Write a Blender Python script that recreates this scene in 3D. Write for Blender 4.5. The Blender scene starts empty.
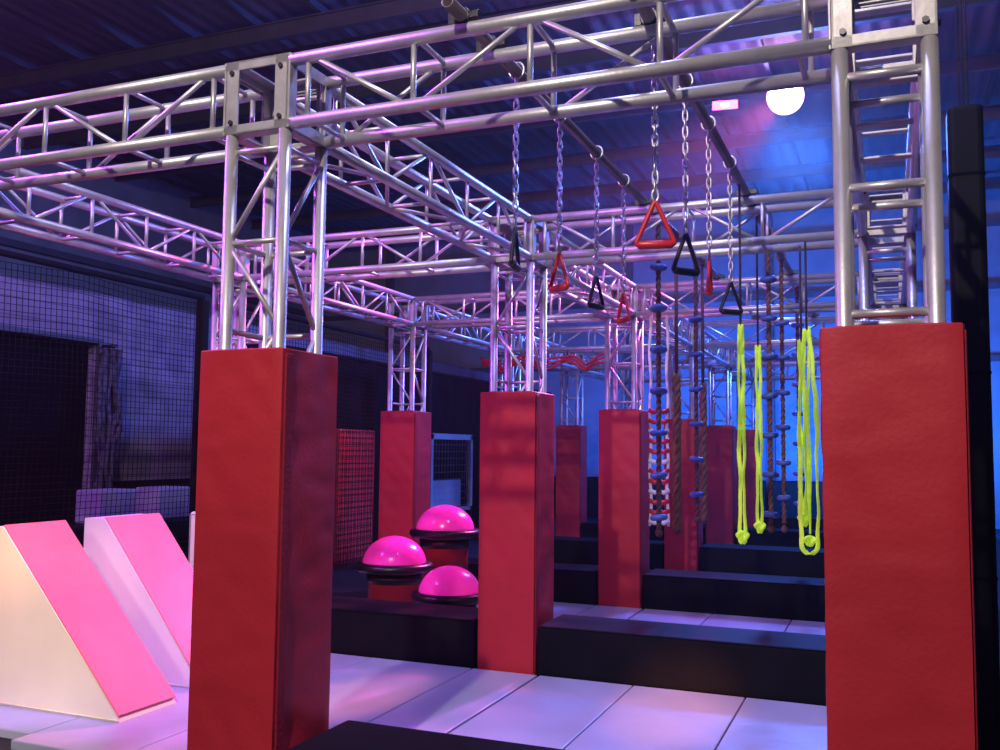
import bpy, bmesh, math, random
from mathutils import Vector, Matrix, Euler, noise
random.seed(7)
S = bpy.context.scene
COL = S.collection
R = math.radians
PI = math.pi
S.view_settings.view_transform = 'Standard'

# ------------------------------------------------------------ materials
def mat(name, col, rough=.5, metal=0, bump=0, bscale=40, emit=None, estr=0, var=0, vscale=3, coat=0, detail=3, bdist=.02, spec=.5):
    m = bpy.data.materials.new(name); m.use_nodes = True
    nt = m.node_tree; b = nt.nodes['Principled BSDF']
    b.inputs['Base Color'].default_value = (*col, 1)
    b.inputs['Roughness'].default_value = rough
    b.inputs['Metallic'].default_value = metal
    b.inputs['Coat Weight'].default_value = coat
    b.inputs['Specular IOR Level'].default_value = spec
    if emit:
        b.inputs['Emission Color'].default_value = (*emit, 1); b.inputs['Emission Strength'].default_value = estr
    tc = nt.nodes.new('ShaderNodeTexCoord')
    if var:
        n = nt.nodes.new('ShaderNodeTexNoise'); n.inputs['Scale'].default_value = vscale; n.inputs['Detail'].default_value = 5
        nt.links.new(tc.outputs['Object'], n.inputs['Vector'])
        r = nt.nodes.new('ShaderNodeValToRGB')
        r.color_ramp.elements[0].position = .3; r.color_ramp.elements[1].position = .7
        r.color_ramp.elements[0].color = (*[c*(1-var) for c in col], 1)
        r.color_ramp.elements[1].color = (*[min(1, c*(1+var*.6)) for c in col], 1)
        nt.links.new(n.outputs['Fac'], r.inputs['Fac']); nt.links.new(r.outputs['Color'], b.inputs['Base Color'])
    if bump:
        n2 = nt.nodes.new('ShaderNodeTexNoise'); n2.inputs['Scale'].default_value = bscale; n2.inputs['Detail'].default_value = detail
        nt.links.new(tc.outputs['Object'], n2.inputs['Vector'])
        bp = nt.nodes.new('ShaderNodeBump'); bp.inputs['Strength'].default_value = bump; bp.inputs['Distance'].default_value = bdist
        nt.links.new(n2.outputs['Fac'], bp.inputs['Height']); nt.links.new(bp.outputs['Normal'], b.inputs['Normal'])
    return m

M = {}
M['steel'] = mat('satin_aluminium', (.58, .56, .58), .42, .6, .05, 60, var=.15, vscale=9)
M['plate'] = mat('plate_aluminium', (.48, .46, .47), .48, .45, .05, 50, var=.2, vscale=12)
M['bolt'] = mat('bolt_steel', (.10, .09, .10), .4, .8, var=.1)
M['red'] = mat('red_vinyl', (.46, .020, .032), .50, 0, .30, 55, var=.12, vscale=1.4, bdist=.004, detail=4, spec=.4)
M['redtrim'] = mat('red_vinyl_trim', (.32, .014, .026), .6, 0, .2, 60, var=.1, spec=.3)
M['black_foam'] = mat('black_vinyl', (.005, .005, .008), .6, 0, .2, 6, var=.3, bdist=.02, spec=.10)
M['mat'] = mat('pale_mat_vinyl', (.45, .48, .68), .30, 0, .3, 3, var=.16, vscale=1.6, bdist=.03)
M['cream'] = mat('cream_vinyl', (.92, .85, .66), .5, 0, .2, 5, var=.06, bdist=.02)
M['lilac'] = mat('shaded_white_vinyl', (.66, .60, .82), .5, 0, .2, 5, var=.06, bdist=.02)  # shaded version of the pale wedge vinyl, shade put into the colour
M['pink'] = mat('magenta_lit_vinyl', (.92, .17, .22), .5, 0, .2, 5, var=.14, vscale=3, bdist=.02)  # magenta light on the slopes is mixed into this base colour
M['dome'] = mat('pink_dome_rubber', (.95, .05, .50), .22, 0, .05, 30, emit=(1, .02, .42), estr=.36, var=.04, coat=.4)  # emission stands in for the strong magenta light on the domes
M['rim'] = mat('black_rim', (.010, .010, .014), .35, 0, .1, 40, var=.2)
M['redplastic'] = mat('red_plastic', (.6, .02, .03), .35, 0, .05, 40, var=.1)
M['blackmetal'] = mat('black_metal', (.02, .02, .028), .4, .4, .1, 40, var=.2)
M['chain'] = mat('galvanised_chain', (.62, .60, .62), .35, .8, .05, 80, var=.2, vscale=20)
M['pipe'] = mat('dull_pipe', (.20, .16, .18), .45, .7, .1, 30, var=.3)
M['blue'] = mat('blue_plastic', (.07, .14, .42), .45, 0, .05, 40, var=.15)
M['rope'] = mat('brown_rope', (.34, .17, .10), .9, 0, .6, 120, var=.3, vscale=30)
M['darkrope'] = mat('dark_brown_rope', (.20, .10, .08), .9, 0, .6, 120, var=.3, vscale=30)
M['cord'] = mat('dark_cord', (.05, .035, .05), .9, 0, .5, 150, var=.3, vscale=30)
M['yellow'] = mat('lime_webbing', (.62, .92, .06), .65, 0, .6, 90, emit=(.6, 1, .03), estr=.26, var=.28, vscale=26, bdist=.008)  # slight emission imitates the webbing's fluorescent glow
M['whiterope'] = mat('white_rope', (.85, .8, .85), .8, 0, .4, 100, var=.1)
M['net'] = mat('black_net_twine', (.012, .010, .016), .8, 0, .2, 100, var=.2, spec=.1)
M['greynet'] = mat('bunched_net', (.10, .09, .14), .9, 0, .8, 30, var=.6, vscale=14, spec=.1)
M['floor'] = mat('dark_floor_rubber', (.018, .016, .024), .6, 0, .15, 40, var=.3, vscale=4)
M['white'] = mat('pale_paint', (.42, .42, .46), .5, 0, .1, 20, var=.1)
M['dark'] = mat('dark_void', (.004, .004, .006), .95, 0, .1, 20, var=.2, spec=.05)
M['backdrop'] = mat('black_backdrop_cloth', (.008, .007, .012), .9, 0, .3, 12, var=.3, spec=.05)
M['joist'] = mat('joist_paint', (.09, .08, .11), .6, .2, .1, 20, var=.2)
M['bluebox'] = mat('pale_grey_vinyl', (.34, .33, .42), .5, 0, .1, 20, var=.1)

def emis(name, col, st):
    m = bpy.data.materials.new(name); m.use_nodes = True
    b = m.node_tree.nodes['Principled BSDF']
    b.inputs['Base Color'].default_value = (*col, 1)
    b.inputs['Emission Color'].default_value = (*col, 1); b.inputs['Emission Strength'].default_value = st
    n = m.node_tree.nodes.new('ShaderNodeTexNoise'); n.inputs['Scale'].default_value = 30
    m.node_tree.links.new(n.outputs['Fac'], b.inputs['Roughness'])
    return m
M['lens_core'] = emis('flood_lens_core', (1, .50, .90), 90)
M['lens_mid'] = emis('flood_lens_mid', (1, .42, .90), 8)
M['lens_mag'] = emis('flood_lens_magenta', (1, .05, .45), 14)
M['lens_magcore'] = emis('flood_lens_magenta_core', (1, .35, .75), 40)
m = mat('red_mesh_vinyl', (.5, .03, .035), .6, 0, 0); nt = m.node_tree
tc = nt.nodes.new('ShaderNodeTexCoord'); vo = nt.nodes.new('ShaderNodeTexVoronoi'); vo.inputs['Scale'].default_value = 12; vo.inputs['Randomness'].default_value = 0
nt.links.new(tc.outputs['Object'], vo.inputs['Vector'])
cr_ = nt.nodes.new('ShaderNodeValToRGB'); cr_.color_ramp.elements[0].position = .42; cr_.color_ramp.elements[1].position = .50
cr_.color_ramp.elements[0].color = (.75, .05, .06, 1); cr_.color_ramp.elements[1].color = (.14, .01, .02, 1)
nt.links.new(vo.outputs['Distance'], cr_.inputs['Fac']); nt.links.new(cr_.outputs['Color'], nt.nodes['Principled BSDF'].inputs['Base Color'])
M['redmesh'] = m

def wallmat(name, col, kind):
    m = bpy.data.materials.new(name); m.use_nodes = True
    nt = m.node_tree; b = nt.nodes['Principled BSDF']; b.inputs['Roughness'].default_value = .7
    b.inputs['Specular IOR Level'].default_value = .25
    tc = nt.nodes.new('ShaderNodeTexCoord'); mp = nt.nodes.new('ShaderNodeMapping')
    nt.links.new(tc.outputs['Object'], mp.inputs['Vector'])
    bp = nt.nodes.new('ShaderNodeBump'); bp.inputs['Strength'].default_value = .5; bp.inputs['Distance'].default_value = .05
    if kind == 'brick':
        mp.inputs['Rotation'].default_value = (PI/2, 0, PI/2)
        t = nt.nodes.new('ShaderNodeTexBrick'); t.inputs['Scale'].default_value = 2.4
        t.inputs['Color1'].default_value = (*col, 1); t.inputs['Color2'].default_value = (*[c*.75 for c in col], 1)
        t.inputs['Mortar'].default_value = (*[c*.55 for c in col], 1)
        nt.links.new(mp.outputs['Vector'], t.inputs['Vector'])
        n = nt.nodes.new('ShaderNodeTexNoise'); n.inputs['Scale'].default_value = 2.5; n.inputs['Detail'].default_value = 6
        nt.links.new(tc.outputs['Object'], n.inputs['Vector'])
        mx = nt.nodes.new('ShaderNodeMixRGB'); mx.blend_type = 'MULTIPLY'; mx.inputs[0].default_value = .7
        rr = nt.nodes.new('ShaderNodeValToRGB'); rr.color_ramp.elements[0].position = .35; rr.color_ramp.elements[1].position = .6
        rr.color_ramp.elements[0].color = (.45, .45, .5, 1)
        nt.links.new(n.outputs['Fac'], rr.inputs['Fac']); nt.links.new(t.outputs['Color'], mx.inputs[1]); nt.links.new(rr.outputs['Color'], mx.inputs[2])
        nt.links.new(mx.outputs[0], b.inputs['Base Color']); nt.links.new(t.outputs['Fac'], bp.inputs['Height'])
        bp.invert = True
    else:
        n = nt.nodes.new('ShaderNodeTexNoise'); n.inputs['Scale'].default_value = 1.6 if kind != 'deck' else 1.1; n.inputs['Detail'].default_value = 8
        if kind == 'deck': mp.inputs['Scale'].default_value = (1.6, .7, 1); bp.inputs['Distance'].default_value = .10; bp.inputs['Strength'].default_value = .7
        nt.links.new(mp.outputs['Vector'], n.inputs['Vector'])
        src = n.outputs['Fac']
        if kind == 'deck':
            w = nt.nodes.new('ShaderNodeTexWave'); w.inputs['Scale'].default_value = 1.3; w.bands_direction = 'X'
            nt.links.new(tc.outputs['Object'], w.inputs['Vector'])
            ma = nt.nodes.new('ShaderNodeMath'); ma.operation = 'MULTIPLY_ADD'; ma.inputs[1].default_value = .35
            nt.links.new(w.outputs['Fac'], ma.inputs[0]); nt.links.new(n.outputs['Fac'], ma.inputs[2]); src = ma.outputs[0]
        r = nt.nodes.new('ShaderNodeValToRGB')
        r.color_ramp.elements[0].position = .3; r.color_ramp.elements[1].position = .7
        r.color_ramp.elements[0].color = (*[c*.7 for c in col], 1); r.color_ramp.elements[1].color = (*col, 1)
        nt.links.new(n.outputs['Fac'], r.inputs['Fac'])
        nt.links.new(r.outputs['Color'], b.inputs['Base Color']); nt.links.new(src, bp.inputs['Height'])
    nt.links.new(bp.outputs['Normal'], b.inputs['Normal'])
    return m
M['foil'] = wallmat('insulation_foil_wall', (.28, .29, .36), 'foil')
M['brick'] = wallmat('painted_block_wall', (.34, .27, .40), 'brick')
M['deck'] = wallmat('roof_insulation', (.15, .14, .18), 'deck')

# ------------------------------------------------------------ geometry helpers
class MB:
    def __init__(s): s.bm = bmesh.new()
    def box(s, c, d, bev=0, seg=2):
        t = bmesh.new(); bmesh.ops.create_cube(t, size=1)
        for v in t.verts: v.co = Vector((v.co.x*d[0]+c[0], v.co.y*d[1]+c[1], v.co.z*d[2]+c[2]))
        if bev: bmesh.ops.bevel(t, geom=t.edges[:], offset=bev, segments=seg, affect='EDGES', profile=.5)
        me = bpy.data.meshes.new('t'); t.to_mesh(me); t.free(); s.bm.from_mesh(me); bpy.data.meshes.remove(me)
        return s
    def path(s, pts, r, n=8, closed=False, flat=1):
        pts = [Vector(p) for p in pts]; N = len(pts)
        rings = []; up = None
        for i, p in enumerate(pts):
            if closed: tg = (pts[(i+1) % N]-pts[i-1])
            else: tg = pts[min(i+1, N-1)]-pts[max(i-1, 0)]
            tg.normalize()
            if up is None:
                a = Vector((0, 0, 1)) if abs(tg.z) < .9 else Vector((0, 1, 0))
                up = (a - tg*a.dot(tg)).normalized()
            else:
                up = (up - tg*up.dot(tg)).normalized()
            sd = tg.cross(up)
            rr = r[i] if isinstance(r, (list, tuple)) else r
            rings.append([s.bm.verts.new(p + (up*math.cos(2*PI*k/n)*flat + sd*math.sin(2*PI*k/n))*rr) for k in range(n)])
        for i in range(N if closed else N-1):
            A, B = rings[i], rings[(i+1) % N]
            for k in range(n):
                f = s.bm.faces.new((A[k], A[(k+1) % n], B[(k+1) % n], B[k])); f.smooth = True
        if not closed:
            s.bm.faces.new(rings[0][::-1]); s.bm.faces.new(rings[-1])
        return s
    def tube(s, a, b, r, n=8): return s.path([a, b], r, n)
    def lathe(s, prof, c=(0, 0, 0), n=32, cap=True):
        rings = []
        for (r, z) in prof:
            rings.append([s.bm.verts.new((c[0]+r*math.cos(2*PI*k/n), c[1]+r*math.sin(2*PI*k/n), c[2]+z)) for k in range(n)])
        for A, B in zip(rings, rings[1:]):
            for k in range(n):
                f = s.bm.faces.new((A[k], A[(k+1) % n], B[(k+1) % n], B[k])); f.smooth = True
        if cap: s.bm.faces.new(rings[0][::-1]); s.bm.faces.new(rings[-1])
        return s
    def prism(s, prof, y0, y1):
        a = [s.bm.verts.new((x, y0, z)) for x, z in prof]; b = [s.bm.verts.new((x, y1, z)) for x, z in prof]
        s.bm.faces.new(a); s.bm.faces.new(b[::-1])
        n = len(prof)
        for i in range(n): s.bm.faces.new((a[i], b[i], b[(i+1) % n], a[(i+1) % n]))
        return s
    def mesh(s, name, m):
        bmesh.ops.recalc_face_normals(s.bm, faces=s.bm.faces[:])
        me = bpy.data.meshes.new(name); s.bm.to_mesh(me); s.bm.free(); me.materials.append(m); return me
    def build(s, name, m, parent=None, loc=(0, 0, 0), rot=(0, 0, 0)): return inst(name, s.mesh(name, m), parent, loc, rot)

def inst(name, me, parent=None, loc=(0, 0, 0), rot=(0, 0, 0)):
    o = bpy.data.objects.new(name, me); COL.objects.link(o); o.location = loc; o.rotation_euler = rot
    if parent: o.parent = parent
    return o
def thing(name, label, cat, loc=(0, 0, 0), rz=0, group=None):
    o = bpy.data.objects.new(name, None); COL.objects.link(o); o.location = loc; o.rotation_euler = (0, 0, rz)
    o.empty_display_size = .1
    o['label'] = label; o['category'] = cat
    if group: o['group'] = group
    return o
def tag(o, label, cat, group=None):
    o['label'] = label; o['category'] = cat
    if group: o['group'] = group
    return o
def struct(o): o['kind'] = 'structure'; return o

# ------------------------------------------------------------ layout
XA, XB, XC = -2.368, .008, -4.744
Y0, DY = 3.25, 2.83
yk = lambda k: Y0 + DY*k
TB, TT = 2.73, 3.04
TH = .31; HC = TH/2-.024
FL = -.05
ORD = ['front', 'second', 'third', 'fourth', 'fifth', 'rearmost']
YAW = R(22.4)

# ------------------------------------------------------------ setting
WX0, WX1, WY0, WY1, CZ = -14.0, 6.0, -5.0, 21.6, 7.0
PX = -9.2
struct(MB().box(((WX0+WX1)/2, (WY0+WY1)/2, FL-.1), (WX1-WX0+.4, WY1-WY0+.4, .2)).build('floor', M['floor']))
struct(MB().box(((WX0+WX1)/2, WY1+.1, CZ/2), (WX1-WX0+.4, .2, CZ+.1)).build('wall_back', M['foil']))
struct(MB().box((WX1+.1, (WY0+WY1)/2, CZ/2), (.2, WY1-WY0, CZ+.1)).build('wall_right', M['foil']))
struct(MB().box(((WX0+WX1)/2, WY0-.1, CZ/2), (WX1-WX0+.4, .2, CZ+.1)).build('wall_front', M['foil']))
struct(MB().box((WX0-.1, (WY0+WY1)/2, CZ/2), (.2, WY1-WY0, CZ+.1)).build('wall_left', M['foil']))
OP0, OP1, OZ = 5.4, 9.0, 2.72
wl = MB()
wl.box((PX-.1, (WY0+OP0)/2, 1.7+FL), (.2, OP0-WY0, 3.4)); wl.box((PX-.1, (WY1+OP1)/2, 1.7+FL), (.2, WY1-OP1, 3.4))
wl.box((PX-.1, (OP0+OP1)/2, (OZ+3.35)/2), (.2, OP1-OP0, 3.35-OZ))
struct(wl.build('wall_inner', M['brick']))
dr = struct(MB().box((PX-.16, (OP0+OP1)/2, OZ/2+FL/2), (.06, OP1-OP0-.02, OZ-FL-.02)).build('dark_doorway_sheet', M['dark']))  # dark sheet filling the opening, stands for the unlit space behind
fr = MB(); fr.box((PX+.02, OP1+.03, OZ/2), (.06, .06, OZ)); fr.box((PX+.02, (OP0+OP1)/2, OZ+.03), (.06, OP1-OP0+.12, .06)); fr.box((PX+.02, OP0-.03, OZ/2), (.06, .06, OZ))
fr.build('door_frame', M['joist'], dr)
ce = struct(MB().box(((WX0+WX1)/2, (WY0+WY1)/2, CZ+.1), (WX1-WX0+.4, WY1-WY0+.4, .2)).build('ceiling', M['deck']))
Lx = WX1-WX0
j = MB(); j.box((0, 0, .10), (Lx, .09, .02)); j.box((0, 0, -.10), (Lx, .09, .02)); j.box((0, 0, 0), (Lx, .015, .20))
jm = j.mesh('joist', M['joist'])
for i in range(12): inst('joist', jm, ce, ((WX0+WX1)/2, -3.2+2.15*i, CZ-.26))
p = MB().box((0, 0, 0), (.05, WY1-WY0, .10)).mesh('purlin', M['joist'])
for i in range(20): inst('purlin', p, ce, (WX0+.5+1.0*i, (WY0+WY1)/2, CZ-.06))
MB().tube((WX0, 0, 0), (WX1, 0, 0), .05, 10).build('conduit_pipe', M['blackmetal'], ce, (0, 9.7, 6.42))
for i, z in enumerate((3.4, 4.9, 6.2)):
    struct(MB().box(((WX0+WX1)/2, WY1-.05, z), (Lx, .1, .12)).build('trim_%d' % (i+1), M['joist']))
    struct(MB().box((WX0+.07, (WY0+WY1)/2, z), (.1, WY1-WY0-.3, .12)).build('trim_%d' % (i+4), M['joist']))
for i in range(6):
    struct(MB().box((-12+3.2*i, WY1-.09, 3.5), (.16, .18, 7)).build('trim_%d' % (i+7), M['joist']))
struct(MB().box((PX+.03, 12.2, .47), (.06, 6.2, 1.04)).build('baseboard_left', M['backdrop']))

# ------------------------------------------------------------ truss parts
def chord_mesh(L): return MB().tube((0, 0, 0), (L, 0, 0), .0265, 14).mesh('chord', M['steel'])
def lacing_mesh(L, n, kind):
    b = MB(); h = HC; r = .0115; st = (L-.16)/n; xs = [.08+st*i for i in range(n+1)]
    for sy in (-h, h):
        for i, x in enumerate(xs):
            b.tube((x, sy, -h), (x, sy, h), r, 6)
            if i < n and not (kind == 'l'):
                z0, z1 = (-h, h) if (i % 2) ^ (sy > 0) else (h, -h)
                if kind == 'x' and sy > 0 and i % 2: continue
                b.tube((x+.02, sy, z0), (xs[i+1]-.02, sy, z1), r, 6)
    for sz in (-h, h):
        if kind == 'y' and sz < 0:
            for i in range(n):
                y0, y1 = (-h, h) if i % 2 else (h, -h)
                b.tube((xs[i], y0, sz), (xs[i+1], y1, sz), r, 6)
        m_ = 6 if kind == 'l' else n+1
        for i in range(m_):
            x = .10+(L-.20)*i/(m_-1)
            if kind == 'l': b.box((x, 0, sz), (.05, 2*h, .012), .003, 1)
            else: b.tube((x, -h, sz), (x, h, sz), r, 6)
    return b.mesh('lacing', M['plate'] if kind == 'l' else M['steel'])
def endplate_mesh():
    b = MB(); t = .008; w = .05
    for s_ in (-1, 1):
        b.box((0, s_*(TH/2-w/2), 0), (t, w, TH), .002, 1); b.box((0, 0, s_*(TH/2-w/2)), (t*.9, TH-2*w+.01, w), .002, 1)
    return b.mesh('end_plate', M['plate'])
EP = endplate_mesh()
LX, LY = XB-XA-TH, DY-TH
CH = {LX: chord_mesh(LX), LY: chord_mesh(LY)}
LACE = {('x', LX): lacing_mesh(LX, 4, 'x'), ('y', LY): lacing_mesh(LY, 5, 'y'), ('z', LY): lacing_mesh(LY, 5, 'z'), ('l', LY): lacing_mesh(LY, 3, 'l')}
def beam(loc, rz, L, key, label, group):
    t = thing('truss_beam', label, 'truss beam', loc, rz, group)
    for sy in (-1, 1):
        for sz in (-1, 1): inst('chord', CH[L], t, (0, sy*HC, sz*HC))
    inst('lacing', LACE[(key, L)], t)
    inst('end_plate', EP, t, (.004, 0, 0)); inst('end_plate', EP, t, (L-.004, 0, 0))
    return t
ZC = (TB+TT)/2
for k in range(6):
    for (xa, nm) in ((XA, 'right'), (XC, 'left')):
        beam((xa+TH/2, yk(k), ZC), 0, LX, 'x',
             '%s silver truss beam crossing from the middle line of padded columns to the %s line' % (ORD[k], nm), 'overhead cross trusses')
for k in range(5):
    for (x, nm, key) in ((XA, 'middle', 'y'), (XB, 'right', 'l'), (XC, 'left', 'z')):
        beam((x, yk(k)+TH/2, ZC), PI/2, LY, key,
             '%s silver truss beam running away along the tops of the %s line of columns' % (ORD[k], nm), 'overhead lengthwise trusses')

# columns
vch = MB().tube((0, 0, FL), (0, 0, TB), .0265, 14).mesh('chord', M['steel'])
def col_lacing(ladder=False):
    b = MB(); zs = [1.55, 1.92, 2.28, 2.66]; h = HC; r = .0115
    for f in range(4):
        a = [(-h, -h), (h, -h), (h, h), (-h, h)][f]; c = [(h, -h), (h, h), (-h, h), (-h, -h)][f]
        if ladder:
            for i in range(3):
                z = [1.88, 2.28, 2.64][i]; b.tube((a[0], a[1], z), (c[0], c[1], z), r+.003, 8)
            continue
        for i, z in enumerate(zs):
            a = [(-h, -h), (h, -h), (h, h), (-h, h)][f]; c = [(h, -h), (h, h), (-h, h), (-h, -h)][f]
            if i == 2 or i == 3: b.tube((a[0], a[1], z), (c[0], c[1], z), r, 6)
            if i < 3 and f < 2:
                if i % 2: a, c = c, a
                b.tube((a[0], a[1], z), (c[0], c[1], zs[i+1]), r, 6)
            if i == 1 and f > 1: b.tube((a[0], a[1], z), (c[0], c[1], z), r, 6)
    return b.mesh('lacing', M['steel'])
def block_meshes():
    b = MB(); h = TH/2; w = .065; t = .01
    for sx in (-1, 1):
        for sy in (-1, 1):
            b.box((sx*(h-w/2), sy*(h-t/2), 0), (w, t, TH), .002, 1); b.box((sx*(h-t/2), sy*(h-w/2), 0), (t, w, TH), .002, 1)
    for sz in (-1, 1):
        for s_ in (-1, 1):
            b.box((0, s_*(h-.03), sz*(h-t/2)), (TH, .06, t), .002, 1); b.box((s_*(h-.03), 0, sz*(h-t/2)), (.06, TH-.12, t), .002, 1)
            b.box((0, s_*(h-t/2), sz*(h-.02)), (TH, t, .04), .002, 1); b.box((s_*(h-t/2), 0, sz*(h-.02)), (t, TH-.1, .04), .002, 1)
    blk = b.mesh('corner_block', M['plate'])
    c = MB()
    for s_ in (-1, 1):
        for u in (-1, 1):
            for z in (-1, 1):
                a = (u*(h-.035), s_*h, z*(h-.05)); d = (u*(h-.035), s_*(h+.010), z*(h-.05)); c.tube(a, d, .011, 6)
                a = (s_*h, u*(h-.035), z*(h-.05)); d = (s_*(h+.010), u*(h-.035), z*(h-.05)); c.tube(a, d, .011, 6)
    return blk, c.mesh('bolts', M['bolt'])
CL = col_lacing(); CLL = col_lacing(True); BLK, BLT = block_meshes()
PH = 1.83; PW = .40
def pad_mesh(seed):
    b = bmesh.new(); H = PH-FL; nz = 70; nx = 14; hw = PW/2
    def ring(z):
        pts = []
        for f in range(4):
            for i in range(nx):
                u = -1+2*i/nx
                x, y = [(u, -1), (1, u), (-u, 1), (-1, -u)][f]
                x2, y2 = x*hw, y*hw
                n = noise.noise(Vector((x2*3+seed, y2*3, z*1.6+3)))*.009+noise.noise(Vector((x2*7+5, y2*7+seed, z*16)))*.0035
                n += -.007*max(0, noise.noise(Vector((x2*5-9+seed, y2*5, z*8+x2*9))))**.7
                k = (1-abs(u)**8)
                d = (.002+n)*k
                nxv, nyv = [(0, -1), (1, 0), (0, 1), (-1, 0)][f]
                wob = 1+.006*noise.noise(Vector((f*3.3+seed, 0, z*3)))
                if abs(u) == 1: x2 *= .988*wob; y2 *= .988*wob
                pts.append(b.verts.new((x2+nxv*d, y2+nyv*d, z)))
        return pts
    rs = [ring(FL+H*i/nz) for i in range(nz+1)]
    N = 4*nx
    for A, B in zip(rs, rs[1:]):
        for k in range(N): f = b.faces.new((A[k], A[(k+1) % N], B[(k+1) % N], B[k])); f.smooth = True
    top = [b.verts.new((v.co.x*.98, v.co.y*.98, v.co.z+.004)) for v in rs[-1]]
    for k in range(N): b.faces.new((rs[-1][k], rs[-1][(k+1) % N], top[(k+1) % N], top[k]))
    b.faces.new(top); b.faces.new(rs[0][::-1])
    for e in b.edges:
        v = e.verts
        if all(abs(abs(q.co.x)-abs(q.co.y)) < 2e-3 for q in v) and abs(v[0].co.z-v[1].co.z) > .01: e.smooth = False
    bmesh.ops.recalc_face_normals(b, faces=b.faces[:])
    me = bpy.data.meshes.new('padding'); b.to_mesh(me); b.free(); me.materials.append(M['red']); return me
pads = [pad_mesh(s_) for s_ in (0, 4.7, 9.1)]
fl = MB()
fl.box((PW/2+.003, -PW/2+.04, (PH+FL)/2), (.008, .05, PH-FL-.03), .003, 1)
flm = fl.mesh('velcro_flap', M['redtrim'])
cp = MB().box((0, 0, PH+.006), (PW-.08, PW-.08, .010), .003, 1).mesh('top_collar', M['redtrim'])
cc_ = 0
def column(x, y, label, lm=CL):
    global cc_
    t = thing('padded_column', label, 'column', (x, y, 0), 0, 'red padded truss columns')
    for sx in (-1, 1):
        for sy in (-1, 1): inst('chord', vch, t, (sx*HC, sy*HC, 0))
    inst('lacing', lm, t)
    b = inst('corner_block', BLK, t, (0, 0, ZC)); inst('bolts', BLT, b)
    pd = inst('padding', pads[cc_ % 3], t); inst('velcro_flap', flm, pd); inst('top_collar', cp, pd); cc_ += 1
for k in range(6):
    column(XA, yk(k), '%s column with red vinyl padding in the middle line of columns' % ORD[k])
for k in range(6):
    column(XB, yk(k), 'large red padded column filling the right foreground' if k == 0 else '%s red padded column in the line behind the large right foreground column' % ORD[k], CLL)
for k in range(6):
    column(XC, yk(k), '%s red padded column in the left line, by the black netting' % ORD[k])

# ------------------------------------------------------------ foam bolsters, mats
blm = MB().box((0, 0, .16+FL/2), (1.93, .5, .345), .02, 3).mesh('cover', M['black_foam'])
sm = MB()
for z in (.30, .0): sm.box((0, -.2515, z), (1.88, .004, .004))
smm = sm.mesh('seam', M['dark'])
for k in range(6):
    for (xa, nm) in ((XA, 'right'), (XC, 'left')):
        if k == 0 and nm == 'left': continue
        t = thing('foam_bolster', '%s long black vinyl foam block on the floor, %s of the middle column line' % (ORD[k], nm), 'foam block',
                  (xa+(XB-XA)/2, yk(k)+.05, 0), 0, 'black floor blocks between columns')
        inst('cover', blm, t); inst('seam', smm, t)
mm = {}
def matmesh(w, l):
    key = (round(w, 3), round(l, 3))
    if key not in mm:
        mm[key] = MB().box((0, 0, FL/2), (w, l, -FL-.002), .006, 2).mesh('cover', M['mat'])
    return mm[key]
edges = [(-4.70, -4.03, 'leftmost'), (-4.03, -3.36, 'second from left'), (-3.36, -2.595, 'third from left'), (-2.59, -2.13, 'narrow one in the column line'),
         (-2.12, -1.50, 'just right of the middle columns'), (-1.50, -.82, 'middle one right of the columns'), (-.82, -.16, 'rightmost')]
for k in range(5):
    for (x0, x1, nm) in edges:
        ya, yb = yk(k)+.305, yk(k+1)-.215
        if 'narrow' in nm: ya = yk(k)+.22
        if k == 0 and x1 < -2.58: ya = 3.62 if x1 < -3.5 else 3.5
        g = .008 if x0 > -2.2 or 'narrow' in nm else .005
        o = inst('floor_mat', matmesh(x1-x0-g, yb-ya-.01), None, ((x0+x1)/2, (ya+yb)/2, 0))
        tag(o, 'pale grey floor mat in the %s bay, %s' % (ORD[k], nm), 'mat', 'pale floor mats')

# ------------------------------------------------------------ slanted wedges
def wedge(x, y, d, label, w=.93, h=.98, tw=.06, bm_='cream'):
    t = thing('slanted_wedge', label, 'foam wedge', (x, y, 0), 0, 'slanted foam step wedges')
    MB().prism([(0, 0), (w, 0), (w-.02, .03), (tw, h), (0, h)], 0, d).build('body', M[bm_], t)
    n = Vector((h, 0, w-tw)).normalized(); off = .012
    s = MB(); a = Vector((w-.012, 0, .03)); c = Vector((tw-.005, 0, h+.003))
    s.prism([(a.x, a.z), (a.x+n.x*off, a.z+n.z*off), (c.x+n.x*off, c.z+n.z*off), (c.x, c.z)], .0, d)
    s.build('slope_panel', M['pink'], t)
    q = MB()
    q.path([(.005, -.003, .01), (w, -.003, .01)], .004, 6); q.path([(tw, -.003, h), (w, -.003, .02)], .004, 6)
    q.build('piping', M[bm_], t)
wedge(-4.72, 3.94, .43, 'nearest slanted wedge, cream side and pink-lit slope, cut by the left edge of the photo', w=.96)
wedge(-4.80, 4.66, .48, 'second slanted wedge with shaded lilac-white side and pink-lit slope, left of the front padded column', w=.97, tw=.17, bm_='lilac')
t = thing('upright_foam_panel', 'white upright foam panel, a sliver showing behind the front padded column', 'foam panel', (-4.76, 5.60, 0))
MB().box((.28, .12, .485), (.56, .24, .97), .02, 2).build('cover', M['cream'], t)
MB().path([(.01, -.002, .03), (.01, -.002, .95), (.55, -.002, .95)], .004, 6).build('piping', M['white'], t)

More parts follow.
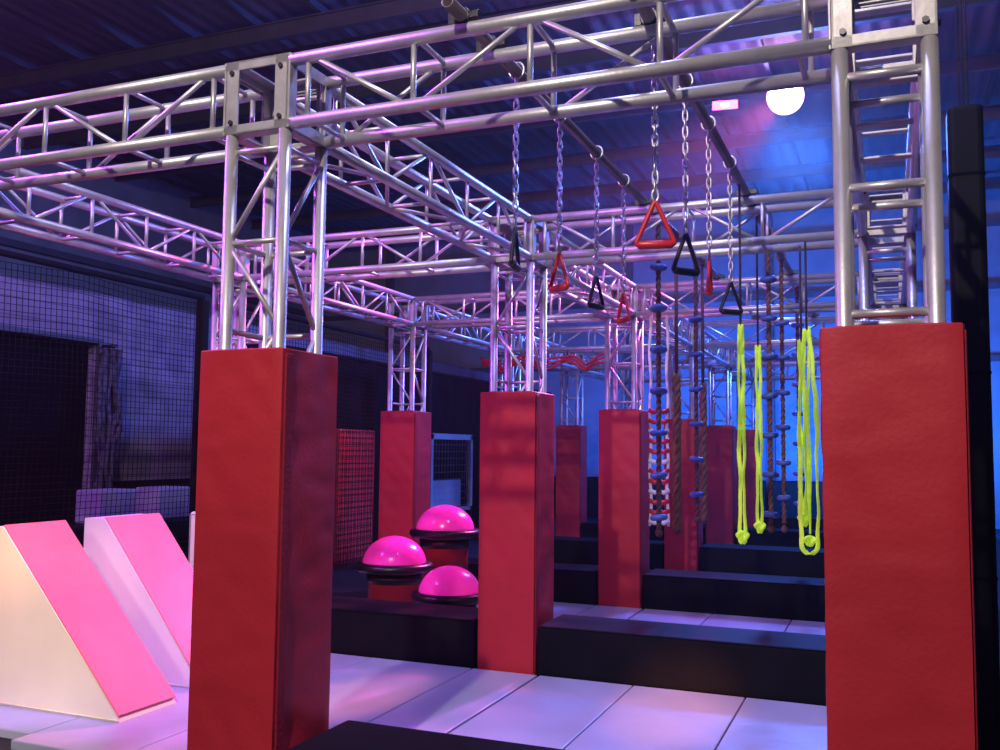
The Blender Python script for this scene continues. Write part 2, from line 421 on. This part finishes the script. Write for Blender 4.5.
# ------------------------------------------------------------ dome trainers
def dome(x, y, zr, rad, label):
    t = thing('dome_pedestal', label, 'dome trainer', (x, y, 0), 0, 'pink domes on red pedestals')
    prof = [(rad*math.cos(a), rad*.86*math.sin(a)) for a in [R(90*i/14) for i in range(14)]]+[(.004, rad*.86)]
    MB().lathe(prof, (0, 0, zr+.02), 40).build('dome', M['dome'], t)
    MB().lathe([(rad, -.04), (rad+.045, -.035), (rad+.06, -.008), (rad+.055, .018), (rad+.03, .034), (rad-.01, .034)], (0, 0, zr), 40).build('rim', M['rim'], t)
    MB().lathe([(rad*.80, FL+.05), (rad*.80, zr-.10), (rad*.84, zr-.06), (rad*.9, zr-.04)], (0, 0, 0), 36).build('pedestal', M['redtrim'], t)
    MB().lathe([(rad*.82, zr-.13), (rad*.86, zr-.12), (rad*.88, zr-.05)], (0, 0, 0), 36).build('collar', M['rim'], t)
    MB().lathe([(rad*.86, FL), (rad*.86, FL+.08), (rad*.8, FL+.085)], (0, 0, 0), 36).build('base_ring', M['rim'], t)
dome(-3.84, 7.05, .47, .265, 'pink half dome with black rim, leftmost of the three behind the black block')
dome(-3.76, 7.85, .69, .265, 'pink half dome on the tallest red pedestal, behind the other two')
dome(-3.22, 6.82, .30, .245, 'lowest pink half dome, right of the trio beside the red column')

# ------------------------------------------------------------ overhead pipes and triangle handles
RX1, RX2, RZ = -1.45, -.80, TT+.026
def rail(x, y0, y1, label):
    t = thing('pipe_rail', label, 'pipe', (x, y0, RZ), 0, 'pipes laid over the trusses')
    b = MB(); L = y1-y0
    n = 16; ro, ri = .025, .019
    o = [b.bm.verts.new((ro*math.cos(2*PI*i/n), 0, ro*math.sin(2*PI*i/n))) for i in range(n)]
    o2 = [b.bm.verts.new((ro*math.cos(2*PI*i/n), L, ro*math.sin(2*PI*i/n))) for i in range(n)]
    i1 = [b.bm.verts.new((ri*math.cos(2*PI*i/n), 0, ri*math.sin(2*PI*i/n))) for i in range(n)]
    i2 = [b.bm.verts.new((ri*math.cos(2*PI*i/n), .15, ri*math.sin(2*PI*i/n))) for i in range(n)]
    for i in range(n):
        j_ = (i+1) % n
        for A, B in ((o, o2), (o, i1), (i1, i2)):
            f = b.bm.faces.new((A[i], A[j_], B[j_], B[i])); f.smooth = True
    b.bm.faces.new(i2); b.bm.faces.new(o2)
    b.build('pipe', M['pipe'], t)
    for k in range(6):
        yy = yk(k)-y0
        if 0 < yy < L:
            for s_ in (-1, 1):
                c = MB(); c.lathe([(.032, -.02), (.036, -.015), (.036, .015), (.032, .02)], (0, 0, 0), 12)
                c.box((0.05, .0, 0), (.04, .03, .035), .003, 1); c.box((-.045, .0, 0), (.03, .05, .02), .003, 1)
                c.build('clamp', M['blackmetal'], t, (0, yy+s_*HC, 0), (PI/2, 0, 0))
rail(RX1, 2.98, 12.0, 'dull steel pipe over the trusses, open end poking out left of the other pipe')
rail(RX2, 3.02, 12.0, 'dull steel pipe over the trusses, nearer the right padded column')

def chain_mesh(z0, z1):
    b = MB(); pitch = .036; n = max(2, int((z1-z0)/pitch)); pitch = (z1-z0)/n
    for i in range(n):
        c = z0+pitch*(i+.5); hl = pitch*.5+.002; hw = .0105; pts = []
        for q in range(12):
            a = 2*PI*q/12; u = hw*math.cos(a); v = (hl-hw+.006)*(1 if math.sin(a) > 0 else -1)*(abs(math.sin(a)) > .01)+hw*math.sin(a)*.9
            pts.append((u, 0, c+v) if i % 2 else (0, u, c+v))
        b.path(pts, .0042, 6, closed=True)
    loop = [(.034*math.sin(2*PI*i/14), 0, z1+.030+.036*math.cos(2*PI*i/14)) for i in range(14)]
    b.path(loop, .005, 6, closed=True)
    return b.mesh('chain', M['chain'])
HZ = 2.21
chm = chain_mesh(.215, RZ-HZ-.025)
def tri_mesh(m):
    b = MB(); pts = []
    cs = [(-.075, .012), (.075, .012), (0, .182)]; rr = .016
    for i in range(3):
        P = Vector(cs[i]); A = (Vector(cs[i-1])-P).normalized(); B = (Vector(cs[(i+1) % 3])-P).normalized()
        for q in range(5):
            t_ = q/4; p_ = (P+A*rr)*(1-t_)**2+P*2*t_*(1-t_)+(P+B*rr)*t_**2; pts.append((p_.x, 0, p_.y))
    b.path(pts, .0095, 8, closed=True)
    return b.mesh('frame', m)
def grip_mesh(m):
    b = MB(); b.path([(-.066, 0, .012), (-.058, 0, .012), (.058, 0, .012), (.066, 0, .012)], [.012, .0165, .0165, .012], 12)
    return b.mesh('grip', m)
TRI = {'red': (tri_mesh(M['redplastic']), grip_mesh(M['redplastic'])), 'black': (tri_mesh(M['blackmetal']), grip_mesh(M['blackmetal']))}
shk = MB().path([(.012*math.cos(2*PI*i/12), .0, .200+.024*math.sin(2*PI*i/12)) for i in range(12)], .0055, 6, closed=True).mesh('shackle', M['chain'])
cr, sr = math.cos(YAW), math.sin(YAW)
def handle(x, y, color, wfrac, label, sgn=1):
    X = x*cr+y*sr; d = -x*sr+y*cr
    rz = YAW-math.atan2(X, d)+sgn*math.acos(min(1, wfrac))
    t = thing('triangle_handle', label, 'hanging handle', (x, y, HZ), rz, 'triangle handles on chains')
    inst('frame', TRI[color][0], t); inst('grip', TRI[color][1], t); inst('shackle', shk, t); inst('chain', chm, t, (0, 0, 0), (0, 0, -rz))
handle(RX2, 3.46, 'red', 1, 'large red triangle handle, nearest one on a long chain')
handle(RX2, 4.04, 'black', .75, 'black triangle handle just right of the nearest red one')
handle(RX2, 4.62, 'red', .12, 'thin red triangle handle seen edge-on between two black ones on the right pipe')
handle(RX2, 5.30, 'black', .80, 'black triangle handle furthest along the right pipe')
handle(RX1, 3.67, 'black', .22, 'black triangle handle seen edge-on, nearest on the left pipe')
handle(RX1, 4.25, 'red', .6, 'red triangle handle, second along the left pipe', -1)
handle(RX1, 4.87, 'black', .55, 'black triangle handle, third along the left pipe')
handle(RX1, 5.44, 'red', .5, 'small red triangle handle furthest along the left pipe', -1)

# ------------------------------------------------------------ peg ropes / climbing ropes
def twist(b, z0, z1, r, rs, turns_per_m, n=3, sides=6):
    N = int((z1-z0)*turns_per_m*8)+2
    for s_ in range(n):
        b.path([(r*math.cos(2*PI*(i/8+s_/n)), r*math.sin(2*PI*(i/8+s_/n)), z0+(z1-z0)*i/(N-1)) for i in range(N)], rs, sides)
pr = MB(); twist(pr, 0, 2.16, .008, .012, 10, 2, 5)
pr.path([(.034*math.sin(2*PI*i/12), 0, 2.185+.036*math.cos(2*PI*i/12)) for i in range(12)], .008, 6, closed=True)
prm = pr.mesh('rope', M['darkrope'])
dm = MB().lathe([(.014, -.022), (.044, -.020), (.060, -.008), (.060, .008), (.044, .020), (.014, .022)], n=18).mesh('disc', M['blue'])
km = MB().lathe([(.008, -.03), (.026, -.012), (.026, .012), (.008, .03)], n=10).mesh('end_knot', M['darkrope'])
def pegrope(x, y, label, n=7, z0=.9, ph=0, off=.10):
    t = thing('peg_rope', label, 'climbing rope', (x, y, z0), ph, 'ropes with blue discs')
    inst('rope', prm, t, (0, 0, RZ-z0-2.185-.005)); inst('end_knot', km, t, (0, 0, -.03 if z0 < .88 else 0))
    for i in range(n): inst('disc', dm, t, (0, 0, off+i*.285), (R(random.uniform(-9, 9)), R(random.uniform(-9, 9)), 0))
pegrope(RX1, 6.36, 'rope with blue discs, leftmost and nearest on the left pipe', 7)
pegrope(RX1, 7.72, 'rope with blue discs hanging between the two thick brown ropes', 6, .9, 0, .2)
pegrope(RX2, 7.09, 'rope with blue discs, between the slim and the doubled lime straps', 7)
pegrope(RX2, 8.00, 'rope with blue discs, second from the right behind the lime straps', 6, .86, 0, .22)
pegrope(RX2, 9.45, 'rope with blue discs, rightmost and partly behind the doubled lime strap', 7, .86)
cb = MB(); twist(cb, 0, 1.15, .016, .020, 4.6, 3, 6); cbm = cb.mesh('thick_rope', M['rope'])
cc = MB().tube((0, 0, 1.1), (0, 0, 2.17), .014, 6)
cc.path([(.034*math.sin(2*PI*i/12), 0, 2.19+.034*math.cos(2*PI*i/12)) for i in range(12)], .008, 6, closed=True)
ccm = cc.mesh('hanging_cord', M['darkrope'])
for (y, lb) in ((6.95, 'thick twisted brown rope, left one of the pair'), (8.02, 'thick twisted brown rope, right one of the pair')):
    t = thing('twisted_rope', lb, 'climbing rope', (RX1, y, .87), 0, 'thick twisted ropes')
    inst('thick_rope', cbm, t); inst('hanging_cord', ccm, t)
    inst('end_knot', km, t)

# ------------------------------------------------------------ lime webbing
def ribbon(b, pts, w, th, ph0, dph):
    prev = None; N = len(pts); K = 8
    for i, p in enumerate(pts):
        p = Vector(p); tg = (Vector(pts[min(i+1, N-1)])-Vector(pts[max(i-1, 0)])).normalized()
        a = ph0+.9*math.sin(dph*i); wd = Vector((math.cos(a), math.sin(a), 0)); wd = (wd-tg*wd.dot(tg)).normalized(); nn = tg.cross(wd)
        sc = 1+.08*(i % 2)
        q = [b.bm.verts.new(p+wd*w*sc*.5*math.cos(2*PI*k/K)+nn*th*sc*.5*math.sin(2*PI*k/K)) for k in range(K)]
        if prev:
            for k in range(K): b.bm.faces.new((prev[k], prev[(k+1) % K], q[(k+1) % K], q[k])).smooth = True
        else: b.bm.faces.new(q[::-1])
        prev = q
    b.bm.faces.new(prev)
def strap(x, y, z0, z1, hw, label, seed, ztop, extra=0, w=.028):
    t = thing('lime_strap', label, 'strap', (x, y, z0), YAW-.3, 'lime green hanging straps')
    H = z1-z0; b = MB(); N = 56
    wv = lambda i, s: .003*math.sin(i*.31+s)+.002*math.sin(i*.63+2*s)
    wd = lambda i: .009+hw*min(1, (i/N)*3)
    left = [(-wd(i)+wv(i, seed), wv(i, seed+2), H*(1-i/N)+.04*i/N) for i in range(N+1)]
    arc = [(-wd(N)*math.cos(PI*q/8)+wv(N, seed)*(1-q/4), 0, .04-(wd(N)+.006)*math.sin(PI*q/8)) for q in range(1, 8)]
    right = [(wd(i)-wv(i, seed), -wv(i, seed+1), H*(1-i/N)+.04*i/N) for i in range(N+1)][::-1]
    ribbon(b, left+arc+right, w, .012, .3, .10)
    if extra:
        l2 = [(p_[0]*.35+.02, p_[1]+.035, p_[2]*.97+.06) for p_ in left]; ribbon(b, l2, w, .012, 1.2, .12)
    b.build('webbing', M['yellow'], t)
    kb = MB(); kb.path([(0.024*math.cos(a)*(1+.3*math.sin(3*a)), .014*math.sin(2*a), .060+.022*math.sin(a)) for a in [2*PI*i/16 for i in range(16)]], .013, 8, closed=True)
    kb.path([(.0, .0, .085), (.004, .012, .060), (0, -.010, .035)], .014, 8)
    kb.build('knot', M['yellow'], t, (0, 0, 0))
    MB().path([(0, 0, H-.01), (0, 0, ztop-z0)], .008, 6).build('hanging_cord', M['cord'], t)
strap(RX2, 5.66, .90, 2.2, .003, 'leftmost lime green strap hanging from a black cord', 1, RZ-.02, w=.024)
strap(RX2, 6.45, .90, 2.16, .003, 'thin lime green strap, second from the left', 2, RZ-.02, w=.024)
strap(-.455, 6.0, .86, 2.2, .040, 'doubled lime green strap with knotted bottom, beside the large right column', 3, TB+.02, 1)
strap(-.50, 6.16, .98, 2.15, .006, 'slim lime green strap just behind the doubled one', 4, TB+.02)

# ------------------------------------------------------------ red and white cargo net, red swag
t = thing('cargo_net', 'narrow red and white cargo net hanging beside the third middle column', 'cargo net', (-2.03, yk(2)+.0, .74), YAW*.6)
for s_ in (-1, 0, 1):
    MB().path([(s_*.080+.008*math.sin(i*1.1+s_), 0, 2.0*i/20) for i in range(21)], .016, 6).build('long_rope', M['whiterope'] if s_ else M['redplastic'], t)
for i in range(12):
    MB().path([(-.095, -.01, .012), (-.04, -.02, -.012), (0, -.02, .01), (.04, -.02, -.012), (.095, -.01, .012)], .022, 8).build('cross_rope', M['redplastic'] if i % 3 else M['whiterope'], t, (0, 0, .04+.095*i))
t = thing('rope_swag', 'slack red ropes tied under the fourth truss beam, left of the middle line', 'rope', (-5.0, yk(3)-.30, 2.54), 0)
for q in range(3):
    MB().path([(1.75*i/24, .03*q, .11*abs(math.cos(PI*i/8))-.04*q-.02*math.sin(i*1.3+q)) for i in range(25)], .016, 8).build('rope', M['redplastic'], t)
for i in (8, 16, 24):
    MB().tube((1.75*i/24, .03, .06), (1.75*i/24, .18, .205), .008, 6).build('tie', M['cord'], t)

# ------------------------------------------------------------ netting on the left
def netpanel(x, y0, y1, z1, label, sp=.055):
    t = thing('net_panel', label, 'safety net', (x, y0, FL), 0, 'black safety nets')
    L = y1-y0; H = z1-FL; b = MB(); r = .0032
    def P(y, z):
        k = math.sin(PI*min(1, max(0, y/L)))
        return (.05*k*math.sin(PI*z/H)*math.sin(y*1.4), y+.025*math.sin(z*2.6+y*.7)*k, z-.05*math.sin(PI*((y*.45) % 1))*(z/H)**3)
    ns = 14
    for i in range(int(L/sp)+1): b.path([P(i*sp, .03+(H-.03)*q/ns) for q in range(ns+1)], r, 3)
    for i in range(int(H/sp)+1): b.path([P(L*q/40, min(H, .03+i*sp)) for q in range(41)], r, 3)
    b.build('netting', M['net'], t)
    MB().tube((0, 0, H+.02), (0, L, H+.02), .028, 10).build('top_rail', M['net'], t)
    for yy in (0, L): MB().box((0, yy, H/2), (.10, .10, H), .02, 2).build('post', M['net'], t)
netpanel(-6.3, 1.5, 7.5, 2.90, 'wide black net on the left in front of the dark doorway')
netpanel(-6.3, 7.75, 12.5, 2.90, 'black net further back, behind the domes')
t = thing('dark_backdrop', 'black curtain added to darken the space behind the further net', 'backdrop', (-7.1, 8.9, FL))  # invented dark sheet, keeps the background behind the net black
cu = MB(); N = 200; L = 11.3
a = [cu.bm.verts.new((.05*math.sin(i*.55), L*i/N, .03)) for i in range(N+1)]; b_ = [cu.bm.verts.new((.03*math.sin(i*.55), L*i/N, 2.75)) for i in range(N+1)]
for i in range(N): cu.bm.faces.new((a[i], a[i+1], b_[i+1], b_[i])).smooth = True
cu.build('cloth', M['backdrop'], t)
MB().tube((0, -.05, 2.77), (0, L+.05, 2.77), .025, 8).build('rod', M['net'], t)
for yy in (0, L/2, L): MB().tube((-.06, yy, 0), (-.06, yy, 2.77), .03, 8).build('post', M['net'], t)
t = thing('red_wall_pad', 'red standing pad behind black net, right of the front padded column', 'pad', (-6.62, 10.95, FL), 0)
MB().box((0, 0, .87), (.14, .92, 1.74), .02, 2).build('cover', M['redmesh'], t)
MB().path([(.072, -.43, .04), (.072, -.43, 1.70), (.072, .43, 1.70), (.072, .43, .04)], .008, 6).build('piping', M['redtrim'], t)
t = thing('framed_hatch', 'pale upright frame with dark mesh in the left background, behind the domes', 'frame', (-6.6, 13.95, .0), 0)
f = MB(); f.box((0, -.75, 1.05), (.08, .08, 1.25)); f.box((0, .75, 1.05), (.08, .08, 1.25)); f.box((0, 0, 1.64), (.08, 1.58, .09)); f.box((0, 0, .46), (.08, 1.58, .06))
f.build('frame', M['white'], t)
f = MB()
for i in range(14): f.tube((-.02, -.72+.11*i, .48), (-.02, -.72+.11*i, 1.6), .006, 4)
for i in range(10): f.tube((-.02, -.74, .52+.11*i), (-.02, .74, .52+.11*i), .006, 4)
f.build('mesh_infill', M['joist'], t)
f = MB(); f.box((-.04, -.1, .72), (.05, 1.1, .45), .02, 2); f.build('lower_panel', M['bluebox'], t)
f = MB(); f.box((0, -.75, .19), (.08, .07, .48)); f.box((0, .75, .19), (.08, .07, .48)); f.build('legs', M['blackmetal'], t)
t = thing('black_bench', 'long black padded bench behind the left net', 'bench', (-7.5, 7.6, FL), 0)
MB().box((0, 0, .60), (.5, 2.3, .2), .03, 2).build('seat', M['black_foam'], t)
for yy in (-1.1, 0, 1.1): MB().box((0, yy, .25), (.42, .08, .5)).build('leg', M['blackmetal'], t)
for (yy, lb) in ((7.56, 'left'), (8.38, 'right')):
    o = MB().box((0, 0, .17), (.34, .50, .34), .02, 2).build('foam_cube', M['bluebox'], None, (-7.5, yy, .652))
    tag(o, 'dim grey foam block on the bench behind the net, %s of two' % lb, 'foam block', 'grey blocks behind the net')
t = thing('bunched_net', 'bunched grey netting hanging at the right side of the dark doorway', 'netting', (-9.0, 9.02, 0))
b = MB(); rn = random.Random(3)
for q in range(14):
    y_ = rn.uniform(-.2, .2); x_ = rn.uniform(-.05, .05); ph = rn.uniform(0, 6)
    b.path([(x_*(1+.5*math.sin(i*.6+ph)), y_*(.75+.35*math.sin(i*.42+.5))+.03*math.sin(i*.9+ph), -.03+2.68*i/24) for i in range(25)], [rn.uniform(.02, .045) for _ in range(25)], 6)
b.build('netting', M['greynet'], t); MB().tube((-.12, 0, 2.68), (.10, 0, 2.68), .025, 8).build('hook', M['blackmetal'], t)
for i in range(5):
    o = MB().box((0, 0, .45), (1.95, .15, .9), .03, 2).build('wall_pad', M['black_foam'], None, (-7.4+2.0*i, 20.6, FL))
    tag(o, 'black padded panel at the far wall, %s from the left' % ['first', 'second', 'third', 'fourth', 'fifth'][i], 'wall pad', 'black pads at the far wall')
# ------------------------------------------------------------ right side
t = thing('padded_pole', 'tall black padded pole behind the large right column', 'pole', (.385, 5.25, FL))
MB().box((0, 0, 1.63), (.165, .165, 3.26), .03, 3).build('padding', M['black_foam'], t)
for z in (.9, 1.9, 2.9): MB().box((0, 0, z), (.172, .172, .05), .03, 3).build('strap', M['dark'], t)
for i in range(3): MB().tube((.02*i-.02, 0, 3.2), (.03*i-.03, .1*i, 6.5), .005, 5).build('stay_wire', M['cord'], t)
t = thing('pale_blue_block', 'dim blue vinyl block at the right edge beyond the black pole', 'foam block', (1.75, 11.4, FL))
MB().box((0, 0, .35), (.9, .7, .7), .03, 2).build('cover', M['bluebox'], t)
MB().box((0, -.352, .35), (.86, .006, .01)).build('seam', M['joist'], t)

# ------------------------------------------------------------ flood lights
t = thing('flood_light', 'brightest pinkish white flood light under the ceiling', 'flood light', (-1.28, 13.70, 6.52), R(8), 'ceiling flood lights')
rot = (PI/2+R(22), 0, 0); r = .25
MB().lathe([(r*.45, -.14), (r*.75, -.10), (r*1.04, -.03), (r*1.06, .0)], n=32).build('housing', M['blackmetal'], t, rot=rot)
l = MB().lathe([(r*1.03, .0), (r*1.0, .008)], n=32).build('lens', M['lens_mid'], t, rot=rot)
MB().lathe([(r*.92, .008), (r*.8, .03), (r*.5, .046), (r*.2, .05)], n=28).build('core', M['lens_core'], l)
MB().tube((0, .10, .04), (-.03, .28, .10), .025, 8).build('bracket', M['blackmetal'], t)
t = thing('flood_light', 'smaller magenta flood light left of the brightest one', 'flood light', (-2.13, 13.70, 6.50), R(8), 'ceiling flood lights')
MB().box((0, .05, 0), (.42, .10, .22), .01, 2).build('housing', M['blackmetal'], t, rot=(-R(28), 0, 0))
l = MB().box((0, -.005, 0), (.36, .02, .17), .008, 2).build('lens', M['lens_mag'], t, rot=(-R(28), 0, 0))
MB().lathe([(.06, 0), (.05, .01)], n=18).build('core', M['lens_magcore'], l, (0, -.011, 0), (PI/2, 0, 0))
MB().tube((0, .08, .04), (-.03, .28, .12), .02, 8).build('bracket', M['blackmetal'], t)

# ------------------------------------------------------------ lights
def aim(o, tgt): o.rotation_euler = (Vector(tgt)-o.location).to_track_quat('-Z', 'Y').to_euler()
def area(name, loc, tgt, e, col, size):
    l = bpy.data.lights.new(name, 'AREA'); l.energy = e; l.color = col; l.size = size; l.shape = 'DISK'
    o = bpy.data.objects.new(name, l); COL.objects.link(o); o.location = loc; aim(o, tgt); return o
def spot(name, loc, tgt, e, col, ang, r=.15, blend=.5):
    l = bpy.data.lights.new(name, 'SPOT'); l.energy = e; l.color = col; l.spot_size = R(ang); l.shadow_soft_size = r; l.spot_blend = blend
    o = bpy.data.objects.new(name, l); COL.objects.link(o); o.location = loc; aim(o, tgt); return o
def point(name, loc, e, col, r=.2):
    l = bpy.data.lights.new(name, 'POINT'); l.energy = e; l.color = col; l.shadow_soft_size = r
    o = bpy.data.objects.new(name, l); COL.objects.link(o); o.location = loc; return o
area('warm_key_light', (-1.5, -1.8, 5.6), (-1.7, 4.6, .9), 365, (1, .87, .77), .16)
spot('warm_left_fill', (-3.6, .6, 2.2), (-4.45, 4.0, .4), 240, (1, .86, .58), 30, .3, .9)
spot('magenta_flood', (-1.28, 13.2, 6.3), (-4.3, 5.0, .4), 7000, (1, .12, .40), 30, .12, .8)
spot('magenta_flood_small', (-2.1, 13.2, 6.3), (-3.3, 7.4, .3), 600, (1, .05, .45), 40)
spot('amber_wedge_light', (-3.9, 1.6, 3.4), (-4.62, 4.18, .9), 420, (1, .45, .08), 15, .1, 1)
area('violet_left_overhead', (-6.8, 3.0, 5.6), (-4.5, 4.0, 2.8), 330, (.55, .12, 1), .5)
spot('violet_wall_light', (-6.9, 4.0, 5.0), (-9.2, 8.0, 2.4), 210, (.50, .30, 1), 80, .3, .8)
area('blue_wall_wash', (1.6, 18.4, 1.0), (1.9, 21.6, 2.8), 330, (.012, .17, 1), 1.6)
area('blue_wall_wash', (-1.1, 18.4, 1.0), (-.9, 21.6, 2.8), 370, (.012, .17, 1), 1.6)
area('blue_wall_wash', (-3.9, 18.4, 1.0), (-3.9, 21.6, 2.8), 330, (.012, .14, 1), 1.6)
area('blue_rear_overhead', (-1.2, 14.6, 6.0), (-2.2, 10.8, 1.5), 950, (.06, .20, 1), 1.0)
area('violet_front_overhead', (-.6, 4.4, 6.4), (-1.4, 4.8, 1), 210, (.38, .40, 1), .6)
area('ceiling_bounce_fill', (-4.5, 8.0, 3.6), (-4.8, 7.6, 7), 26, (.5, .42, 1), 2.0)  # added fill imitating bounced light on the roof, no fixture
spot('red_pad_fill', (-5.3, 8.9, 3.2), (-6.6, 10.95, 1.0), 260, (1, .45, .6), 36, .2, .7)  # added fill, only there to brighten the red pad
point('lamp_spill', (-1.6, 12.6, 5.6), 70, (.70, .10, 1), .6)
spot('amber_accent', (-.5, -1.6, 3.4), (-1.15, 5.45, 0), 5000, (1, .30, .05), 7, .04, 1)
spot('amber_accent', (-3.3, -1.6, 3.6), (-2.9, 4.9, 0), 4500, (1, .28, .14), 6, .04, 1)
w = bpy.data.worlds.new('World'); S.world = w; w.use_nodes = True
wn = w.node_tree
wn.nodes['Background'].inputs[0].default_value = (.2, .18, .6, 1); wn.nodes['Background'].inputs[1].default_value = .06
vs = wn.nodes.new('ShaderNodeVolumeScatter'); vs.inputs['Density'].default_value = .0026; vs.inputs['Anisotropy'].default_value = .7
wn.links.new(vs.outputs[0], wn.nodes['World Output'].inputs['Volume'])

# ------------------------------------------------------------ camera
cam = bpy.data.cameras.new('Camera'); co = bpy.data.objects.new('Camera', cam); COL.objects.link(co)
cam.sensor_width = 36; cam.lens = 34.02
co.matrix_world = Matrix.Translation((0, 0, 1.45)) @ Matrix.Rotation(YAW, 4, 'Z') @ Matrix.Rotation(R(94.48), 4, 'X') @ Matrix.Rotation(R(.6), 4, 'Z')
S.camera = co
